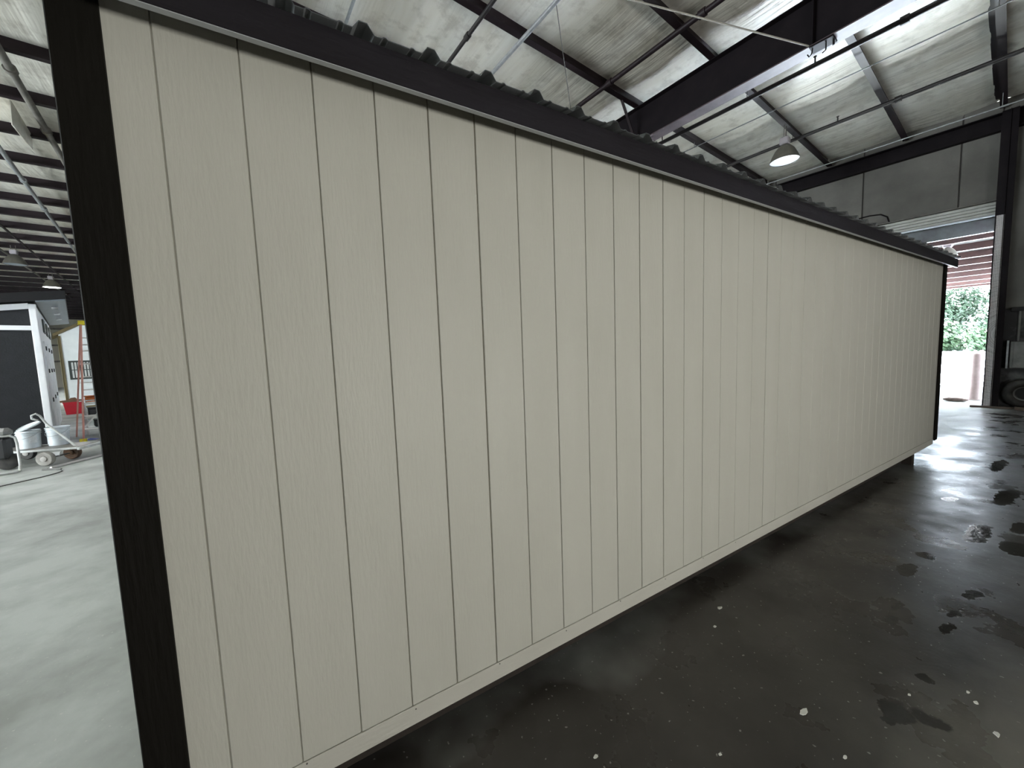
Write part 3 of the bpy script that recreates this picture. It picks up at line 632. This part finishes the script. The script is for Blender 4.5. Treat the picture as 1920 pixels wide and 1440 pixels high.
def bucket(label, x, y, z, tilt=None):
    t = thing('bucket', (x, y, z), label, 'bucket'); c = (x, y, z)
    mk('pail', G().lathe([(.128, .0), (.132, .004), (.148, .325), (.143, .325), (.127, .008), (.0001, .008)], c, 28), 'bucket', t, smooth='auto')
    for zz in (.26, .295): mk('rib', G().lathe([(.146, zz), (.158, zz + .002), (.158, zz + .008), (.146, zz + .012)], c, 28, cap=False), 'bucket', t, smooth='auto')
    lid = [(.0001, 0), (.148, 0), (.160, .004), (.160, .022), (.150, .028), (.138, .016), (.0001, .016)]
    if tilt: mk('lid', G().lathe(lid, (x + tilt[0], y + tilt[1], z + tilt[2]), 28, Matrix.Rotation(tilt[3], 3, 'Y') @ Matrix.Rotation(tilt[4], 3, 'X')), 'bucket', t, smooth='auto')
    else: mk('lid', G().lathe(lid, (x, y, z + .318), 28), 'bucket', t, smooth='auto')
    g = G(); g.tube([(x + .155 * math.cos(q) * r_.x, y + .155 * math.cos(q) * r_.y - .0, z + .285 - .12 * math.sin(q)) + Vector((0, 0, 0)) if False else Vector((x, y, z + .285)) + r_ * .158 * math.cos(q) - a_ * .158 * math.sin(q) * .99 + Vector((0, 0, -.10 * math.sin(q))) for q in [math.pi * k / 12 for k in range(13)]], .0035, 6)
    mk('bail_handle', g, 'galvanised', t)
    g = G(); vs = []
    for k in range(7):
        q = -2.0 + .75 + k * .12; dd = Vector((math.cos(q), math.sin(q), 0))
        vs += [Vector(c) + dd * .1425 + Vector((0, 0, .10)), Vector(c) + dd * .1475 + Vector((0, 0, .23))]
    g.add(vs, [(2 * k, 2 * k + 2, 2 * k + 3, 2 * k + 1) for k in range(6)]); mk('paper_label', g, 'bucket_label', t)
    return t
bucket('white bucket with its lid tilted open on the cart', -3.69, 8.95, .256, (.02, 0, .385, -.36, .25))
bucket('white bucket with its lid pressed shut at the cart end', -3.33, 8.97, .256)

# paint sprayer at the left edge
sp = thing('paint_sprayer', (-3.78, 8.36, 0), 'wheeled paint sprayer with a pale tube frame at the left edge', 'sprayer')
MS = Matrix.Translation((.17, .065, 0))
mk('pump_body', G().bbox(-4.12, -3.84, 8.15, 8.36, .20, .56, .03), 'black_plastic', sp, M=MS)
mk('hood', G().bbox(-4.12, -3.80, 8.16, 8.36, .57, .72, .05), 'box_grey', sp, M=MS)
mk('tube_frame', G().tube([(-3.98, 8.13, .60), (-3.80, 8.20, .59), (-3.75, 8.215, .55), (-3.735, 8.21, .45), (-3.66, 8.03, .10), (-3.62, 7.90, .03), (-3.66, 7.86, .02), (-3.85, 7.80, .02), (-4.1, 7.72, .02)], .018, 10), 'cart_metal', sp, smooth='auto', M=MS)
mk('wheel', G().lathe([(.03, -.03), (.11, -.035), (.14, -.02), (.14, .02), (.11, .035), (.03, .03)], (-3.90, 8.30, .14), 24, Matrix.Rotation(math.pi / 2, 3, 'X')), 'rubber', sp, smooth='auto', M=MS)
mk('hose_coil', G().torus((-3.98, 8.38, .62), .10, .012, (1, .3, 0), 24, 6), 'tool_dark', sp, smooth=True, M=MS)

# things on the floor
rd = thing('extension_pole', (-2.9, 8.2, 0), 'silver extension pole lying on the pale floor beside the cart', 'pole')
mk('shaft', G().tube([(-3.08, 7.90, .022), (-2.40, 9.0, .022)], .021, 8), 'alu', rd, smooth='auto')
mk('roller_frame', G().tube([(-3.10, 7.87, .02), (-3.15, 7.84, .02), (-3.00, 7.78, .02), (-2.89, 7.70, .02)], .014, 8), 'tool_dark', rd, smooth='auto')
tag(mk('spray_hose', G().tube([(-3.75, 6.55, .008), (-3.26, 6.98, .008), (-3.11, 7.12, .008), (-2.95, 7.27, .008), (-2.86, 7.42, .008), (-2.83, 7.55, .008), (-2.88, 7.66, .008)], .0075, 8), 'tool_dark', smooth=True), 'thin dark hose curving over the floor below the pole', 'hose')
tag(mk('rag', G().add([(-3.70, 11.05, .0), (-3.50, 11.0, .0), (-3.46, 11.15, .0), (-3.66, 11.22, .0), (-3.60, 11.10, .035)], [(0, 1, 4), (1, 2, 4), (2, 3, 4), (3, 0, 4)]), 'blue_rag'), 'small blue rag on the floor behind the ladder', 'rag')

# step ladder
ld = thing('step_ladder', (-3.42, 10.75, 0), 'tall orange step ladder with a yellow top behind the dark corner trim', 'ladder')
lx = Vector((.935, .354, 0)); la = Vector((-.354, .935, 0))
F0 = Vector((-3.587, 10.70, 0)); TOPc = Vector((-3.35 + .16, 10.62 + .25, 2.62))
fl_, fr_ = F0, F0 + lx * .62
tl, tr = Vector((-3.44, 10.86, 2.66)), Vector((-3.44, 10.86, 2.66)) + lx * .34
mk('front_rail', G().beam(fl_, tl, .032, .075, la), 'fibreglass', ld); mk('front_rail', G().beam(fr_, tr, .032, .075, la), 'fibreglass', ld)
bl, br = fl_ + la * 1.25 - lx * .05, fr_ + la * 1.25 + lx * .05
mk('rear_rail', G().beam(bl, tl + la * .14, .028, .05, la), 'fibreglass', ld); mk('rear_rail', G().beam(br, tr + la * .14, .028, .05, la), 'fibreglass', ld)
for k in range(1, 9):
    t = k / 9; a, b = fl_.lerp(tl, t), fr_.lerp(tr, t); mk('tread', G().beam(a + la * .03, b + la * .03, .09, .025), 'alu', ld)
for k in range(1, 6):
    t = k / 6; a, b = bl.lerp(tl + la * .14, t), br.lerp(tr + la * .14, t); mk('rear_bar', G().beam(a, b, .025, .025), 'alu', ld)
mk('top_cap', G().beam((tl + la * .07) + lx * -.04 + Vector((0, 0, .04)), (tr + la * .07) + lx * .04 + Vector((0, 0, .04)), .20, .09), 'yellow', ld)
mk('knee_brace', G().beam(fl_.lerp(tl, .12), fl_.lerp(tl, .33) + lx * .40, .02, .03), 'alu', ld)
for q in (fl_, fr_): mk('foot', G().beam(q + Vector((0, 0, -.001)), q + Vector((0, 0, .09)), .07, .10), 'yellow', ld)

# things behind the ladder
bn = thing('tool_bench', (-3.85, 12.2, 0), 'low metal rack behind the step ladder holding an orange case', 'rack')
bo = Vector((-3.98, 12.1, 0))
for k, z in enumerate((.17, .46, .78)): mk('shelf', G().beam(bo + Vector((0, 0, z)), bo + lx * .9 + Vector((0, 0, z)), .42, .025), 'alu', bn)
for sx in (0.02, .88):
    for sy in (-.19, .19): mk('leg', G().beam(bo + lx * sx + la * sy, bo + lx * sx + la * sy + Vector((0, 0, .80)), .03, .03), 'alu', bn)
def boxon(name, label, cat, sx, z, w, d, h, m):
    c = bo + lx * sx; g = G(); g.bbox(-w / 2, w / 2, -d / 2, d / 2, z, z + h, min(.02, h * .15))
    M = Matrix.Translation(c) @ Matrix(((lx.x, la.x, 0, 0), (lx.y, la.y, 0, 0), (0, 0, 1, 0), (0, 0, 0, 1)))
    t = thing(name, c + Vector((0, 0, z)), label, cat); mk('case', g, m, t, M=M)
    mk('lid', G().bbox(-w / 2 - .008, w / 2 + .008, -d / 2 - .008, d / 2 + .008, z + h, z + h + .025, .006), m, t, M=M)
boxon('tool_case', 'orange tool case on the top shelf behind the ladder', 'case', .22, .793, .34, .28, .16, 'orange')
boxon('storage_bin', 'black bin on the middle shelf behind the ladder', 'bin', .25, .473, .36, .28, .18, 'black_plastic')
boxon('storage_bin', 'black bin on the bottom shelf behind the ladder', 'bin', .30, .183, .30, .28, .16, 'black_plastic')
boxon('storage_bin', 'white bin beside the black one on the bottom shelf', 'bin', .66, .183, .26, .28, .15, 'white_paint')

rx = thing('storage_tote', (-6.33, 18.6, 0), 'red plastic tote on the floor in front of the white hut', 'tote')
MR = Matrix.Translation((-6.34, 18.62, 0)) @ Matrix(((.95, -.31, 0, 0), (.31, .95, 0, 0), (0, 0, 1, 0), (0, 0, 0, 1)))
g = G(); g.add([(-.20, -.15, 0), (.20, -.15, 0), (.20, .15, 0), (-.20, .15, 0), (-.245, -.19, .42), (.245, -.19, .42), (.245, .19, .42), (-.245, .19, .42)], [(3, 2, 1, 0), (4, 5, 6, 7), (0, 1, 5, 4), (1, 2, 6, 5), (2, 3, 7, 6), (3, 0, 4, 7)])
mk('tub', g, 'red_plastic', rx, M=MR); mk('rim', G().bbox(-.26, .26, -.205, .205, .421, .45, .006), 'red_plastic', rx, M=MR)
cb = mk('cardboard_scrap', G().prism([(-.33, .452), (.25, .452), (.28, .50), (.10, .53), (.06, .60), (-.05, .59), (-.12, .53), (-.36, .51)], 1, -.12, .1), 'cardboard', M=MR)
tag(cb, 'crumpled brown cardboard lying on the red tote', 'cardboard')

# white hut with a window
MH = Matrix.Translation((-7.36, 21.15, 0)) @ Matrix(((.94, -.34, 0, 0), (.34, .94, 0, 0), (0, 0, 1, 0), (0, 0, 0, 1)))
ht = thing('garden_hut', MH @ Vector((1.4, 1.5, 0)), 'small white gabled hut with a dark framed window in the background', 'hut')
mk('front_wall', G().prism([(0, .08), (2.8, .08), (2.8, 3.05), (1.4, 3.95), (0, 3.05)], 1, 0, .08), 'hut_white', ht, M=MH)
mk('side_wall', G().box(0, .08, .081, 3.0, .08, 3.0), 'hut_side', ht, M=MH)
mk('side_wall', G().box(2.72, 2.8, .081, 3.0, .08, 3.0), 'hut_side', ht, M=MH)
mk('rake_board', G().prism([(-.12, 2.98), (1.4, 3.96), (1.4, 4.06), (-.12, 3.08)], 1, -.06, -.002), 'hut_trim', ht, M=MH)
mk('rake_board', G().prism([(2.92, 2.98), (1.4, 3.96), (1.4, 4.06), (2.92, 3.08)], 1, -.06, -.002), 'hut_trim', ht, M=MH)
mk('roof', G().prism([(-.15, 2.99), (1.4, 4.0), (2.95, 2.99), (2.95, 3.09), (1.4, 4.10), (-.15, 3.09)], 1, .0, 3.1), 'hut_trim', ht, M=MH)
mk('corner_board', G().box(-.03, .05, -.03, -.002, .08, 3.0).box(-.03, -.001, -.03, .1, .08, 3.0), 'hut_trim', ht, M=MH)
mk('skirt', G().box(.0, 2.8, .0, 3.0, .0, .079), 'hut_trim', ht, M=MH)
wn = mk('window', G().box(.16, .22, -.03, -.002, 1.2, 1.98).box(.92, .98, -.03, -.002, 1.2, 1.98).box(.22, .92, -.03, -.002, 1.2, 1.26).box(.22, .92, -.03, -.002, 1.92, 1.98).box(.22, .92, -.03, -.002, 1.58, 1.61), 'window_frame', ht, M=MH)
mk('pane', G().box(.22, .92, -.008, -.002, 1.26, 1.92), 'glass_dark', wn, M=MH)
for k in range(8): mk('blind_slat', G().box(.235 + k * .085, .29 + k * .085, -.016, -.009, 1.27, 1.91), 'blind', wn, M=MH)

# paint chips scattered in front of the shed
CHIPS = ['largest white paint chip, alone on the dark floor below the shed', 'white paint chip beside the dark wet patch near the bottom right', 'white paint chip close under the skirt board, farther of two',
         'white paint chip close under the skirt board, nearer of two', 'white paint chip left of the pale patch at the bottom edge', 'white paint chip nearest the right edge of the floor',
         'white paint chip at the right, nearer of a close pair', 'white paint chip low on the dark floor, below the largest chip', 'white paint chip at the right, farther of a close pair', 'white paint chip nearest the bottom end of the skirt board']
for i, (x, y, s) in enumerate([(2.384, -.791, .021), (2.893, -1.02, .010), (2.75, -.187, .020), (2.564, -.263, .014), (2.301, -.969, .012), (2.94, -1.274, .016), (3.087, -1.194, .012), (1.887, -.691, .010), (3.138, -1.162, .010), (1.45, -.42, .012)]):
    rnd = random.Random(i); k = 7; pts = [(x + s * (1.3 if i == 0 else 1) * rnd.uniform(.6, 1.2) * math.cos(6.283 * j / k), y + s * rnd.uniform(.35, .8) * math.sin(6.283 * j / k)) for j in range(k)]
    tag(mk('paint_chip', G().prism(pts, 2, 0.0003, .003), 'paint_chip'), CHIPS[i], 'paint chip', 'paint chips on the dark floor')
